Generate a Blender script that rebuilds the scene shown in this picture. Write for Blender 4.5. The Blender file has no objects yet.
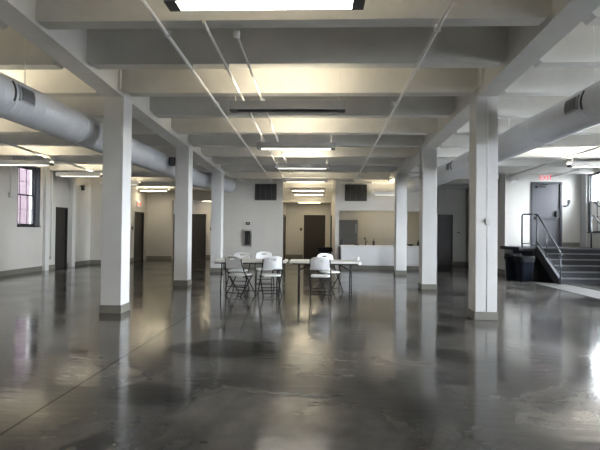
import bpy, bmesh, math, random
from mathutils import Vector, Matrix
random.seed(7)
C = bpy.context.scene.collection
R = math.radians

# ------------------------------------------------------------------ mesh helpers
def add_box(bm, x0, x1, y0, y1, z0, z1, bevel=0.0):
    m = Matrix.Translation(((x0+x1)/2, (y0+y1)/2, (z0+z1)/2)) @ Matrix.Diagonal((abs(x1-x0), abs(y1-y0), abs(z1-z0), 1))
    g = bmesh.ops.create_cube(bm, size=1.0, matrix=m)
    if bevel > 0:
        es = list({e for v in g['verts'] for e in v.link_edges})
        bmesh.ops.bevel(bm, geom=es, offset=bevel, segments=2, profile=.6, affect='EDGES')
    return g

def add_tube(bm, pts, r, n=10, caps=True, closed=False):
    pts = [Vector(p) for p in pts]
    rings = []
    m = len(pts)
    prev = None
    for i, p in enumerate(pts):
        if closed:
            t = (pts[(i+1) % m] - pts[i-1]).normalized()
        else:
            a = pts[max(i-1, 0)]; b = pts[min(i+1, m-1)]
            t = (b - a).normalized()
        if prev is None:
            ref = Vector((0, 0, 1)) if abs(t.z) < .9 else Vector((1, 0, 0))
            u = t.cross(ref).normalized()
        else:
            u = (prev - t * prev.dot(t)).normalized()
        prev = u
        v = t.cross(u)
        rr = r[i] if isinstance(r, (list, tuple)) else r
        rings.append([bm.verts.new(p + (u*math.cos(2*math.pi*k/n) + v*math.sin(2*math.pi*k/n))*rr) for k in range(n)])
    for i in range(m if closed else m-1):
        A = rings[i]; B = rings[(i+1) % m]
        for k in range(n):
            f = bm.faces.new((A[k], A[(k+1) % n], B[(k+1) % n], B[k])); f.smooth = True
    if caps and not closed:
        bm.faces.new(list(reversed(rings[0]))); bm.faces.new(rings[-1])

def add_lathe(bm, prof, c=(0, 0, 0), n=20):
    rings = []
    for r, z in prof:
        rings.append([bm.verts.new((c[0]+r*math.cos(2*math.pi*k/n), c[1]+r*math.sin(2*math.pi*k/n), c[2]+z)) for k in range(n)])
    for i in range(len(rings)-1):
        A, B = rings[i], rings[i+1]
        for k in range(n):
            f = bm.faces.new((A[k], A[(k+1) % n], B[(k+1) % n], B[k])); f.smooth = True
    bm.faces.new(list(reversed(rings[0]))); bm.faces.new(rings[-1])

def add_prism(bm, poly, axis, a, b):
    """poly: 2-D outline; extruded along axis from a to b. axis x: (y,z); y: (x,z); z: (x,y)"""
    def P(p, t):
        return {'x': (t, p[0], p[1]), 'y': (p[0], t, p[1]), 'z': (p[0], p[1], t)}[axis]
    A = [bm.verts.new(P(p, a)) for p in poly]; B = [bm.verts.new(P(p, b)) for p in poly]
    n = len(poly)
    bm.faces.new(A); bm.faces.new(list(reversed(B)))
    for i in range(n):
        bm.faces.new((A[i], B[i], B[(i+1) % n], A[(i+1) % n]))

def rounded(w, h, r, n=5, cx=0, cy=0):
    out = []
    for sx, sy, a0 in ((1, 1, 0), (-1, 1, 90), (-1, -1, 180), (1, -1, 270)):
        for k in range(n+1):
            a = R(a0 + 90*k/n)
            out.append((cx+sx*(w/2-r)+r*math.cos(a), cy+sy*(h/2-r)+r*math.sin(a)))
    return out

def obj(name, bm, mat, parent=None, smooth=False):
    bmesh.ops.recalc_face_normals(bm, faces=bm.faces[:])
    me = bpy.data.meshes.new(name); bm.to_mesh(me); bm.free()
    if mat: me.materials.append(mat)
    o = bpy.data.objects.new(name, me); C.objects.link(o)
    if parent: o.parent = parent
    return o

def tag(o, label, cat, group=None, kind=None):
    o['label'] = label; o['category'] = cat
    if group: o['group'] = group
    if kind: o['kind'] = kind
    return o

def thing(name, label, cat, loc=(0, 0, 0), rz=0, group=None):
    o = bpy.data.objects.new(name, None); C.objects.link(o)
    o.location = loc; o.rotation_euler = (0, 0, rz); o.empty_display_size = .1
    return tag(o, label, cat, group)

def struct(name, bm, mat, parent=None):
    o = obj(name, bm, mat, parent)
    if parent is None: o['kind'] = 'structure'
    return o

def struct_empty(name, loc=(0, 0, 0), rz=0):
    o = bpy.data.objects.new(name, None); C.objects.link(o); o.location = loc
    o.rotation_euler = (0, 0, rz); o['kind'] = 'structure'; return o

def copy_tree(o, parent=None):
    c = o.copy(); C.objects.link(c)
    if parent: c.parent = parent
    for ch in list(o.children): copy_tree(ch, c)
    return c

def B(): return bmesh.new()
def box(*a, **k):
    bm = B(); add_box(bm, *a, **k); return bm
def tube(*a, **k):
    bm = B(); add_tube(bm, *a, **k); return bm

# ------------------------------------------------------------------ materials
def mat(name, col, rough=.6, metal=0.0, spec=.5, emit=None, estr=0, var=0.0, vscale=3.0, bump=0.0, bscale=20.0, coat=0):
    m = bpy.data.materials.new(name); m.use_nodes = True
    nt = m.node_tree; b = nt.nodes['Principled BSDF']
    b.inputs['Base Color'].default_value = (*col, 1)
    b.inputs['Roughness'].default_value = rough; b.inputs['Metallic'].default_value = metal
    b.inputs['Specular IOR Level'].default_value = spec
    b.inputs['Coat Weight'].default_value = coat
    if emit:
        b.inputs['Emission Color'].default_value = (*emit, 1); b.inputs['Emission Strength'].default_value = estr
    tc = nt.nodes.new('ShaderNodeTexCoord')
    if var:
        n = nt.nodes.new('ShaderNodeTexNoise'); n.inputs['Scale'].default_value = vscale; n.inputs['Detail'].default_value = 6
        n.inputs['Roughness'].default_value = .62
        nt.links.new(tc.outputs['Object'], n.inputs['Vector'])
        r = nt.nodes.new('ShaderNodeValToRGB')
        r.color_ramp.elements[0].position = .3; r.color_ramp.elements[1].position = .7
        r.color_ramp.elements[0].color = (*[max(0, c*(1-var)) for c in col], 1)
        r.color_ramp.elements[1].color = (*[min(1, c*(1+var*.5)) for c in col], 1)
        nt.links.new(n.outputs['Fac'], r.inputs['Fac']); nt.links.new(r.outputs['Color'], b.inputs['Base Color'])
    if bump:
        n2 = nt.nodes.new('ShaderNodeTexNoise'); n2.inputs['Scale'].default_value = bscale; n2.inputs['Detail'].default_value = 4
        nt.links.new(tc.outputs['Object'], n2.inputs['Vector'])
        bp = nt.nodes.new('ShaderNodeBump'); bp.inputs['Strength'].default_value = bump; bp.inputs['Distance'].default_value = .01
        nt.links.new(n2.outputs['Fac'], bp.inputs['Height']); nt.links.new(bp.outputs['Normal'], b.inputs['Normal'])
    return m

M = {}
M['wall'] = mat('painted_wall', (.59, .575, .54), .6, var=.05, vscale=.8, bump=.1, bscale=14)
M['concrete'] = mat('painted_concrete', (.69, .68, .65), .65, var=.12, vscale=1.3, bump=.3, bscale=9)
M['column'] = mat('painted_column', (.66, .66, .65), .5, var=.05, vscale=2, bump=.12, bscale=12)
M['base'] = mat('olive_grey_base', (.175, .170, .145), .5, var=.15, vscale=5)
M['door'] = mat('dark_brown_door', (.030, .026, .024), .45, var=.15, vscale=4)
M['door_frame'] = mat('dark_door_frame', (.022, .021, .021), .45)
M['exit_door'] = mat('grey_steel_door', (.062, .062, .072), .45, var=.06, vscale=3)
M['exit_frame'] = mat('blue_black_frame', (.030, .034, .042), .45)
M['steel'] = mat('brushed_steel', (.55, .55, .54), .3, metal=1)
M['black'] = mat('black_plastic', (.012, .012, .013), .4)
M['bin'] = mat('navy_black_plastic', (.007, .010, .017), .6, spec=.12)
M['bag'] = mat('black_liner_bag', (.004, .005, .007), .55, spec=.12, bump=.5, bscale=25)
M['stair'] = mat('dark_painted_steel', (.017, .019, .025), .5, var=.12, vscale=5)
M['nosing'] = mat('worn_tread_edge', (.17, .175, .19), .5, var=.3, vscale=12)
M['rail'] = mat('dark_rail_paint', (.018, .022, .030), .35)
M['white_plastic'] = mat('white_moulded_plastic', (.86, .87, .88), .42)
M['chair_grey'] = mat('off_white_moulded_plastic', (.86, .87, .89), .45)
M['table_top'] = mat('speckled_white_table_plastic', (.74, .73, .70), .45, var=.05, vscale=60)
M['frame_grey'] = mat('charcoal_tube', (.009, .009, .010), .5, spec=.25)
M['pipe'] = mat('painted_pipe', (.82, .81, .78), .45)
M['fixture'] = mat('light_fixture_grey', (.40, .41, .43), .4)
M['fixture_white'] = mat('light_fixture_white', (.76, .76, .75), .4)
M['fixture_dark'] = mat('dark_bronze', (.05, .045, .04), .4, metal=.6)
M['louver'] = mat('dark_louver', (.055, .056, .060), .35)
M['vent'] = mat('dark_vent_steel', (.085, .086, .086), .4, metal=.3)
M['cabinet'] = mat('white_laminate', (.74, .75, .77), .4)
M['counter'] = mat('pale_counter', (.78, .77, .75), .35)
M['register'] = mat('register_grey', (.15, .15, .155), .5)
M['fridge'] = mat('fridge_steel', (.15, .145, .14), .45, metal=.5)
M['red'] = mat('red_brown', (.10, .035, .03), .6)
M['sign_white'] = mat('sign_white', (.8, .8, .8), .4)
M['sign_red'] = mat('sign_red_letters', (.8, .05, .05), .4, emit=(1, .10, .10), estr=.5)
M['lamp'] = mat('lit_lamp', (.9, .9, .9), .4, emit=(1, .93, .80), estr=9)
M['lamp_soft'] = mat('soft_lit_lamp', (.9, .9, .9), .4, emit=(1, .93, .80), estr=2.5)
M['uplamp'] = mat('upward_lamp', (.9, .85, .7), .4, emit=(1, .87, .64), estr=30)
M['daylight_fill'] = mat('daylight_fill_glow', (.9, .9, .85), .4, emit=(1, .95, .88), estr=200)  # added upward glow standing in for daylight on the right aisle ceiling
M['uplamp_strong'] = mat('strong_upward_lamp', (.9, .9, .8), .4, emit=(1, .87, .62), estr=150)
M['hall_lamp'] = mat('hall_lamp', (.9, .85, .7), .4, emit=(1, .86, .60), estr=22)
M['grass_ground'] = mat('outside_paving', (.20, .20, .20), .9, spec=.1, var=.15, vscale=.5)
M['sash'] = mat('dark_window_frame', (.020, .022, .025), .45)
M['box_grey'] = mat('painted_box', (.55, .55, .53), .5)

# spiral duct: fine seams run round the tube
def duct_mat():
    m = mat('galvanised_painted_duct', (.62, .635, .67), .42, metal=.2)
    nt = m.node_tree; b = nt.nodes['Principled BSDF']
    tc = nt.nodes.new('ShaderNodeTexCoord')
    w = nt.nodes.new('ShaderNodeTexWave'); w.wave_type = 'BANDS'; w.bands_direction = 'Y'
    w.inputs['Scale'].default_value = 2.6; w.inputs['Distortion'].default_value = .15
    nt.links.new(tc.outputs['Object'], w.inputs['Vector'])
    r = nt.nodes.new('ShaderNodeValToRGB'); r.color_ramp.elements[0].position = .0; r.color_ramp.elements[1].position = .18
    nt.links.new(w.outputs['Fac'], r.inputs['Fac'])
    bp = nt.nodes.new('ShaderNodeBump'); bp.inputs['Strength'].default_value = .25; bp.inputs['Distance'].default_value = .02
    nt.links.new(r.outputs['Color'], bp.inputs['Height']); nt.links.new(bp.outputs['Normal'], b.inputs['Normal'])
    return m
M['duct'] = duct_mat()

# window glass: clear, mostly lets light straight through
def glass_mat():
    m = bpy.data.materials.new('window_glass'); m.use_nodes = True; nt = m.node_tree
    for n in list(nt.nodes):
        if n.type != 'OUTPUT_MATERIAL': nt.nodes.remove(n)
    out = [n for n in nt.nodes if n.type == 'OUTPUT_MATERIAL'][0]
    t = nt.nodes.new('ShaderNodeBsdfTransparent'); t.inputs['Color'].default_value = (.92, .95, .97, 1)
    g = nt.nodes.new('ShaderNodeBsdfGlossy'); g.inputs['Roughness'].default_value = .02
    f = nt.nodes.new('ShaderNodeFresnel'); f.inputs['IOR'].default_value = 1.45
    mx = nt.nodes.new('ShaderNodeMixShader')
    nt.links.new(f.outputs['Fac'], mx.inputs['Fac']); nt.links.new(t.outputs[0], mx.inputs[1]); nt.links.new(g.outputs[0], mx.inputs[2])
    nt.links.new(mx.outputs[0], out.inputs['Surface'])
    return m
M['glass'] = glass_mat()

def brick_mat():
    m = mat('old_brick', (.02, .012, .014), .9, spec=.0); nt = m.node_tree; b = nt.nodes['Principled BSDF']
    tc = nt.nodes.new('ShaderNodeTexCoord'); mp = nt.nodes.new('ShaderNodeMapping')
    mp.inputs['Rotation'].default_value = (R(90), 0, R(90))
    br = nt.nodes.new('ShaderNodeTexBrick'); br.inputs['Scale'].default_value = 3.0
    br.inputs['Color1'].default_value = (0.0324, 0.0225, 0.0255, 1); br.inputs['Color2'].default_value = (0.0243, 0.0165, 0.0195, 1)
    br.inputs['Mortar'].default_value = (0.0297, 0.0270, 0.0285, 1)
    sx = nt.nodes.new('ShaderNodeSeparateXYZ'); cx = nt.nodes.new('ShaderNodeCombineXYZ')
    nt.links.new(tc.outputs['Object'], sx.inputs[0])
    nt.links.new(sx.outputs['Y'], cx.inputs['X']); nt.links.new(sx.outputs['Z'], cx.inputs['Y'])
    nt.links.new(cx.outputs[0], br.inputs['Vector']); nt.links.new(br.outputs['Color'], b.inputs['Base Color'])
    return m
M['brick'] = brick_mat()

# polished concrete floor: mottled grey, darker oval blots, saw cuts and hairline cracks, uneven gloss
def floor_mat():
    m = mat('polished_concrete', (.13, .125, .12), .2); nt = m.node_tree; b = nt.nodes['Principled BSDF']
    N = nt.nodes.new; L = nt.links.new
    tc = N('ShaderNodeTexCoord')
    n1 = N('ShaderNodeTexNoise'); n1.inputs['Scale'].default_value = .55; n1.inputs['Detail'].default_value = 8; n1.inputs['Roughness'].default_value = .62
    n1.inputs['Distortion'].default_value = .5
    L(tc.outputs['Object'], n1.inputs['Vector'])
    r1 = N('ShaderNodeValToRGB')
    r1.color_ramp.elements[0].position = .38; r1.color_ramp.elements[0].color = (.026, .025, .023, 1)
    r1.color_ramp.elements[1].position = .66; r1.color_ramp.elements[1].color = (.165, .157, .146, 1)
    L(n1.outputs['Fac'], r1.inputs['Fac'])
    n2 = N('ShaderNodeTexNoise'); n2.inputs['Scale'].default_value = 5; n2.inputs['Detail'].default_value = 4
    L(tc.outputs['Object'], n2.inputs['Vector'])
    mx = N('ShaderNodeMix'); mx.data_type = 'RGBA'; mx.blend_type = 'MULTIPLY'; mx.inputs['Factor'].default_value = .45
    L(r1.outputs['Color'], mx.inputs['A'])
    r2 = N('ShaderNodeValToRGB'); r2.color_ramp.elements[0].position = .3; r2.color_ramp.elements[0].color = (.55, .55, .55, 1)
    r2.color_ramp.elements[1].position = .65; r2.color_ramp.elements[1].color = (1.1, 1.1, 1.1, 1)
    L(n2.outputs['Fac'], r2.inputs['Fac']); L(r2.outputs['Color'], mx.inputs['B'])
    # oval masks: irregular blots, darker and less specular
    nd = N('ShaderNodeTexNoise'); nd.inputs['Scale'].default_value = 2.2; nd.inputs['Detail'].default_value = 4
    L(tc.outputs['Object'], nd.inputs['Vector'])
    col = mx.outputs['Result']; dark_sum = None
    for cx, cy, ax, ay, rot, s in DARK_OVALS:
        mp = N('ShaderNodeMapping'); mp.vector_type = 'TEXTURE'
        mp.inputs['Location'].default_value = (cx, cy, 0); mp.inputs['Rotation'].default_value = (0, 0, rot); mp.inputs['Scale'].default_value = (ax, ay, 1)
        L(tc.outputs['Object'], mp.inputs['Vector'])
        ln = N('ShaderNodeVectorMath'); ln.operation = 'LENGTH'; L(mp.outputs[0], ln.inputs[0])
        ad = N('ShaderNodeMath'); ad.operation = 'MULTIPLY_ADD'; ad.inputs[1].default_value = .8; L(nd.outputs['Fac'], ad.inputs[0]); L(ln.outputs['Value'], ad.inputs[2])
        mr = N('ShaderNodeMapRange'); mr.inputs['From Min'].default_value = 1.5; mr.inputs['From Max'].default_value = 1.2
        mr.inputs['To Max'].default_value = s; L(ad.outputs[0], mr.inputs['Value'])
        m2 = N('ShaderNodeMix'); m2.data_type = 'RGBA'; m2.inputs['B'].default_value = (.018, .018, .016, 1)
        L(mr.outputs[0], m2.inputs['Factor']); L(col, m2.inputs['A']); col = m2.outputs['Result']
        if dark_sum is None: dark_sum = mr
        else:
            sm = N('ShaderNodeMath'); sm.operation = 'MAXIMUM'; L(dark_sum.outputs[0], sm.inputs[0]); L(mr.outputs[0], sm.inputs[1]); dark_sum = sm
    # saw cuts / cracks : distance to segments
    sx = N('ShaderNodeSeparateXYZ'); L(tc.outputs['Object'], sx.inputs[0])
    nw = N('ShaderNodeTexNoise'); nw.inputs['Scale'].default_value = 1.6; nw.inputs['Detail'].default_value = 5
    L(tc.outputs['Object'], nw.inputs['Vector'])
    for (x0, y0, x1, y1, w, wob, s) in CUTS:
        d = Vector((x1-x0, y1-y0)); l = d.length; d /= l
        # t along, s across
        def lin(a, c, k):
            p = N('ShaderNodeMath'); p.operation = 'MULTIPLY'; p.inputs[1].default_value = a; L(sx.outputs['X'], p.inputs[0])
            q = N('ShaderNodeMath'); q.operation = 'MULTIPLY_ADD'; q.inputs[1].default_value = c; L(sx.outputs['Y'], q.inputs[0]); L(p.outputs[0], q.inputs[2])
            e = N('ShaderNodeMath'); e.operation = 'ADD'; e.inputs[1].default_value = k; L(q.outputs[0], e.inputs[0]); return e
        across = lin(-d.y, d.x, d.y*x0 - d.x*y0)
        along = lin(d.x/l, d.y/l, -(d.x*x0+d.y*y0)/l)
        wv = N('ShaderNodeMath'); wv.operation = 'MULTIPLY_ADD'; wv.inputs[1].default_value = wob; L(nw.outputs['Fac'], wv.inputs[0]); L(across.outputs[0], wv.inputs[2])
        w0 = N('ShaderNodeMath'); w0.operation = 'ADD'; w0.inputs[1].default_value = -wob*.5; L(wv.outputs[0], w0.inputs[0])
        ab = N('ShaderNodeMath'); ab.operation = 'ABSOLUTE'; L(w0.outputs[0], ab.inputs[0])
        mr = N('ShaderNodeMapRange'); mr.inputs['From Min'].default_value = w; mr.inputs['From Max'].default_value = w*.4; mr.inputs['To Max'].default_value = s
        L(ab.outputs[0], mr.inputs['Value'])
        a2 = N('ShaderNodeMath'); a2.operation = 'SUBTRACT'; a2.inputs[1].default_value = .5; L(along.outputs[0], a2.inputs[0])
        a3 = N('ShaderNodeMath'); a3.operation = 'ABSOLUTE'; L(a2.outputs[0], a3.inputs[0])
        a4 = N('ShaderNodeMath'); a4.operation = 'LESS_THAN'; a4.inputs[1].default_value = .5; L(a3.outputs[0], a4.inputs[0])
        fm = N('ShaderNodeMath'); fm.operation = 'MULTIPLY'; L(mr.outputs[0], fm.inputs[0]); L(a4.outputs[0], fm.inputs[1])
        m2 = N('ShaderNodeMix'); m2.data_type = 'RGBA'; m2.inputs['B'].default_value = (.015, .014, .013, 1)
        L(fm.outputs[0], m2.inputs['Factor']); L(col, m2.inputs['A']); col = m2.outputs['Result']
        sm = N('ShaderNodeMath'); sm.operation = 'MAXIMUM'; L(dark_sum.outputs[0], sm.inputs[0]); L(fm.outputs[0], sm.inputs[1]); dark_sum = sm
    L(col, b.inputs['Base Color'])
    n3 = N('ShaderNodeTexNoise'); n3.inputs['Scale'].default_value = 1.1; n3.inputs['Detail'].default_value = 6
    L(tc.outputs['Object'], n3.inputs['Vector'])
    mr = N('ShaderNodeMapRange'); mr.inputs['From Min'].default_value = .3; mr.inputs['From Max'].default_value = .7
    mr.inputs['To Min'].default_value = .06; mr.inputs['To Max'].default_value = .19; L(n3.outputs['Fac'], mr.inputs['Value'])
    L(mr.outputs[0], b.inputs['Roughness'])
    n4 = N('ShaderNodeTexNoise'); n4.inputs['Scale'].default_value = 7; n4.inputs['Detail'].default_value = 3; n4.inputs['Roughness'].default_value = .5
    mp4 = N('ShaderNodeMapping'); mp4.inputs['Scale'].default_value = (.45, 1.7, 1)
    L(tc.outputs['Object'], mp4.inputs['Vector']); L(mp4.outputs[0], n4.inputs['Vector'])
    bp = N('ShaderNodeBump'); bp.inputs['Strength'].default_value = .45; bp.inputs['Distance'].default_value = .0040
    L(n4.outputs['Fac'], bp.inputs['Height']); L(bp.outputs['Normal'], b.inputs['Normal'])
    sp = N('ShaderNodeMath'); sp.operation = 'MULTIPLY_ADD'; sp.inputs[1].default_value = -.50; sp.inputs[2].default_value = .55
    L(dark_sum.outputs[0], sp.inputs[0]); L(sp.outputs[0], b.inputs['Specular IOR Level'])
    return m
DARK_OVALS = [(-1.31, 7.5, .5, .3, 0, .6), (-1.15, 5.45, .66, .48, .05, .85), (-1.45, 3.90, .42, .26, -.05, .6), (-.02, 3.95, .25, .3, .2, .25), (-.75, 3.05, .03, .02, 0, .8)]  # first oval paints the table's dark reflection into the floor colour
CUTS = [(-2.15, 1.9, -2.10, 9.6, .017, .03, .9), (1.17, 5.5, 1.21, 3.8, .009, .22, .5),
        (-9, 8.9, -3.9, 8.9, .010, .02, .4), (3.2, 10.2, 8.9, 10.2, .010, .02, .35)]
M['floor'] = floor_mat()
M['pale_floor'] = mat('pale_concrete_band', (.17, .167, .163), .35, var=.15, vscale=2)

# ------------------------------------------------------------------ dimensions
XL, XR = -9.1, 8.75                # side walls
CL, CR = -3.445, 2.673             # column rows
CW = .348
YB = 17.4                          # face of the back wall
COLY = [7.57, 11.45, 15.34]
def zb(y): return 3.625 - .037*(y - 7.67)     # underside of the beams: the roof falls to the back
def zs(y): return zb(y) + .55

# ------------------------------------------------------------------ shell
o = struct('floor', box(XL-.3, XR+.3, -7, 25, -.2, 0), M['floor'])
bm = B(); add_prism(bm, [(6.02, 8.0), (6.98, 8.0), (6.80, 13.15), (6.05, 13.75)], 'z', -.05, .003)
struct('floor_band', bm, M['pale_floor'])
bm = B(); add_prism(bm, [(-7, zs(-7)), (25, zs(25)), (25, zs(25)+.25), (-7, zs(-7)+.25)], 'x', XL-.3, XR+.3)
struct('ceiling', bm, M['concrete'])

def wall(name, axis, a0, a1, t0, t1, holes=(), z1=None, m='wall', z0=0):
    """axis 'y': wall runs along y between a0,a1, thickness x t0..t1; axis 'x' likewise. holes: (a,b,zlow,zhigh)"""
    bm = B()
    cuts = sorted({a0, a1, *[h[0] for h in holes], *[h[1] for h in holes]})
    def top(a): return z1 if z1 is not None else zs(a)+.06
    for p, q in zip(cuts, cuts[1:]):
        zz = [z0]
        hs = sorted([h for h in holes if h[0] <= p+1e-6 and h[1] >= q-1e-6], key=lambda h: h[2])
        segs = []
        cur = z0
        for h in hs:
            if h[2] > cur: segs.append((cur, h[2]))
            cur = h[3]
        segs.append((cur, top(min(p, q)) if axis == 'y' else top(t0)))
        for s0, s1 in segs:
            if axis == 'y': add_box(bm, t0, t1, p, q, s0, s1)
            else: add_box(bm, p, q, t0, t1, s0, s1)
    return struct(name, bm, M[m])

WZ0, WZ1 = 1.42, 3.36
LWIN = [(13.62, 14.76), (11.0, 12.12), (8.0, 9.12), (5.0, 6.12)]
RWIN = [(14.30, 15.55), (10.6, 12.7), (7.9, 9.3), (4.0, 5.8)]
wall('wall_left', 'y', -7, 18.1, XL-.35, XL, [(a, b, WZ0, WZ1) for a, b in LWIN] + [(15.67, 16.39, 0, 2.13)])
wall('wall_right', 'y', -7, 16.3, XR, XR+.35, [(a, b, WZ0 if i == 0 else .55, 3.36) for i, (a, b) in enumerate(RWIN)])
FILL_WIN = [(5.9, 8.1, .9, 3.3)]  # unseen window added behind the camera to front-light chairs and columns
wall('wall_front', 'x', XL-.35, XR+.35, -7.3, -7.0, FILL_WIN)
# back, from left to right
wall('wall_back_left', 'x', XL-.35, -8.05, 18.1, 18.4)
wall('wall_hall_left', 'y', 18.4, 21.3, -8.35, -8.05, [(19.90, 20.92, 0, 2.16)])
wall('wall_recess_front', 'x', -8.35, -6.84, 21.3, 21.5)
wall('wall_recess_header', 'x', -6.84, -3.75, 21.3, 21.5, z0=2.74)
wall('wall_recess_back', 'x', -8.35, -3.75, 22.8, 23.0, [(-7.28, -5.62, 0, 2.17)])
wall('wall_recess_side', 'y', 17.6, 22.8, -3.75, -3.55)
wall('wall_back_center', 'x', -3.75, -1.39, YB, YB+.2)
wall('wall_corridor_left', 'y', 17.6, 24.2, -1.95, -1.75, [(22.25, 23.6, 0, 2.17)])
wall('wall_corridor_right', 'y', YB, 24.2, .58, .72, [(22.4, 23.7, 0, 2.17)])
wall('wall_corridor_header', 'x', -1.75, .58, 22.2, 22.35, z0=2.756)
bm = box(-1.75, .58, 22.35, 24.2, 2.9, 3.0); struct('ceiling_corridor', bm, M['wall'])
wall('wall_corridor_end', 'x', -1.95, .72, 24.2, 24.4, [(-.82, .29, 0, 2.22)])
wall('wall_kitchen_soffit', 'x', .72, 4.35, YB, YB+.2, z0=2.17)
wall('wall_kitchen_back', 'x', .72, 4.35, 20.0, 20.2)
wall('wall_kitchen_side', 'y', YB, 20.2, 4.2, 4.35)
bm = box(.72, 4.2, YB+.2, 20.0, 2.75, 2.85); struct('ceiling_kitchen', bm, M['wall'])
wall('wall_back_right', 'x', 4.35, 6.26, 20.2, 20.4, [(5.06, 5.70, 0, 2.15)])
wall('wall_stair_side', 'y', 16.2, 20.4, 6.26, 6.46)
wall('wall_stair_back', 'x', 6.26, XR+.35, 16.0, 16.2, [(7.12, 8.14, .96, 3.13)])
for nm, bx in (('wall_outer_left', (XL-.35, -8.35, 21.5, 21.6, 0, 3.8)), ):
    pass
# backing walls close the building behind the hall
wall('wall_rear', 'x', XL-.35, XR+.35, 24.9, 25.1)

# baseboards
BH, BT = .15, .02
def baseb(name, bx): struct(name, box(*bx), M['base'])
baseb('baseboard_left', (XL, XL+BT, -7, 15.65, 0, BH)); baseb('baseboard_left_rear', (XL, XL+BT, 16.41, 18.1, 0, BH))
baseb('baseboard_back_left', (XL+BT, -8.05, 18.1-BT, 18.1, 0, BH))
baseb('baseboard_hall_left', (-8.05, -8.05+BT, 18.1, 19.88, 0, BH))
baseb('baseboard_recess_front', (-8.03, -6.84, 21.3-BT, 21.3, 0, BH))
baseb('baseboard_recess_back', (-5.6, -3.75, 22.8-BT, 22.8, 0, BH))
baseb('baseboard_back_center', (-3.75, -1.39, YB-BT, YB, 0, BH))
baseb('baseboard_corridor_end_left', (-1.75, -.86, 24.2-BT, 24.2, 0, BH)); baseb('baseboard_corridor_end_right', (.33, .58, 24.2-BT, 24.2, 0, BH))
baseb('baseboard_corridor_right', (.58-BT, .58, YB, 22.36, 0, BH))
baseb('baseboard_back_right', (5.72, 6.26, 20.2-BT, 20.2, 0, BH))
baseb('baseboard_stair_side', (6.26-BT, 6.26, 16.0, 20.2-BT, 0, BH))
baseb('baseboard_landing', (8.16, XR-.03, 16.0-BT, 16.0, .96, 1.10))
baseb('baseboard_right', (XR-BT, XR, -7, 13.0, 0, BH))

# columns
for nm, X in (('left', CL), ('right', CR)):
    for Y in [-.19, 3.69-7.76*0] if False else [-.19] + COLY:
        if Y == 15.34 and False: continue
        bm = B(); add_box(bm, X-CW/2, X+CW/2, Y, Y+CW, 0, zb(Y)-.02+.02, bevel=.012)
        c = struct('column', bm, M['column'])
        bm = B(); h = .135
        add_box(bm, X-CW/2-.012, X+CW/2+.012, Y-.012, Y+CW+.012, 0, h, bevel=.004)
        obj('column_base', bm, M['base'], c)

# girders along the column rows (they ease inward a little toward the viewer's end)
for nm, X, sh in (('left', CL, .10), ('right', CR, -.06)):
    bm = B(); w = .165
    st = [(-7, sh*1.6), (3.9, sh), (7.4, 0), (17.4, 0)]
    rings = []
    for y, s in st:
        z0 = zb(y) - .035
        rings.append([bm.verts.new(p) for p in ((X+s-w, y, z0), (X+s+w, y, z0), (X+s+w, y, zs(y)+.05), (X+s-w, y, zs(y)+.05))])
    for a, b in zip(rings, rings[1:]):
        for k in range(4): bm.faces.new((a[k], a[(k+1) % 4], b[(k+1) % 4], b[k]))
    bm.faces.new(rings[0]); bm.faces.new(rings[-1])
    struct('girder', bm, M['concrete'])

# beams across, one object per bay and beam; ends are haunched where they meet the girders
ks = list(range(-9, 8))
for k in ks:
    Y = 7.57 + 1.292*k
    if k == -2: Y += .18
    if k == -1: Y += .10
    z = zb(Y+.1); zt = zs(Y)+.04
    for (xa, xb, ha, hb) in ((XL, CL-.17, 0, .1), (CL+.17, CR-.17, .1, .1), (CR+.17, XR, .1, 0)):
        s = .12 if Y < 7 else 0
        if xa == CL+.17: xa -= 0
        poly = [(xa-.03, zt), (xa-.03, z+ha), (xa, z+ha), (xa+ha*.9, z), (xb-hb*.9, z), (xb, z+hb), (xb+.03, z+hb), (xb+.03, zt)]
        if ha == 0: poly = [(xa, zt), (xa, z)] + poly[4:]
        if hb == 0: poly = poly[:4] + [(xb, z), (xb, zt)]
        bm = B(); add_prism(bm, poly, 'y', Y-.1, Y+.1)
        struct('ceiling_beam', bm, M['concrete'])
for k in (8, 9, 10):
    Y = 7.57 + 1.292*k
    for xa, xb in ((-8.05, -3.75), (4.35, 6.38)):
        if xb < 0 and Y > 21: continue
        if xb > 0 and Y > 20: continue
        struct('ceiling_beam', box(xa, xb, Y-.1, Y+.1, zb(Y), zs(Y)+.04), M['concrete'])

# pilasters on side walls
struct('trim_1', box(XL, XL+.10, 14.92, 15.14, 0, zs(15.1)), M['column'])
struct('trim_2', box(XL, XL+.16, 16.46, 16.68, 0, zs(16.6)), M['column'])
struct('trim_3', box(XR-.04, XR, 15.6, 15.76, .96, zs(15.7)), M['column'])
struct('trim_4', box(XR-.02, XR, 15.78, 15.9, .96, zs(15.8)), M['column'])

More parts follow.
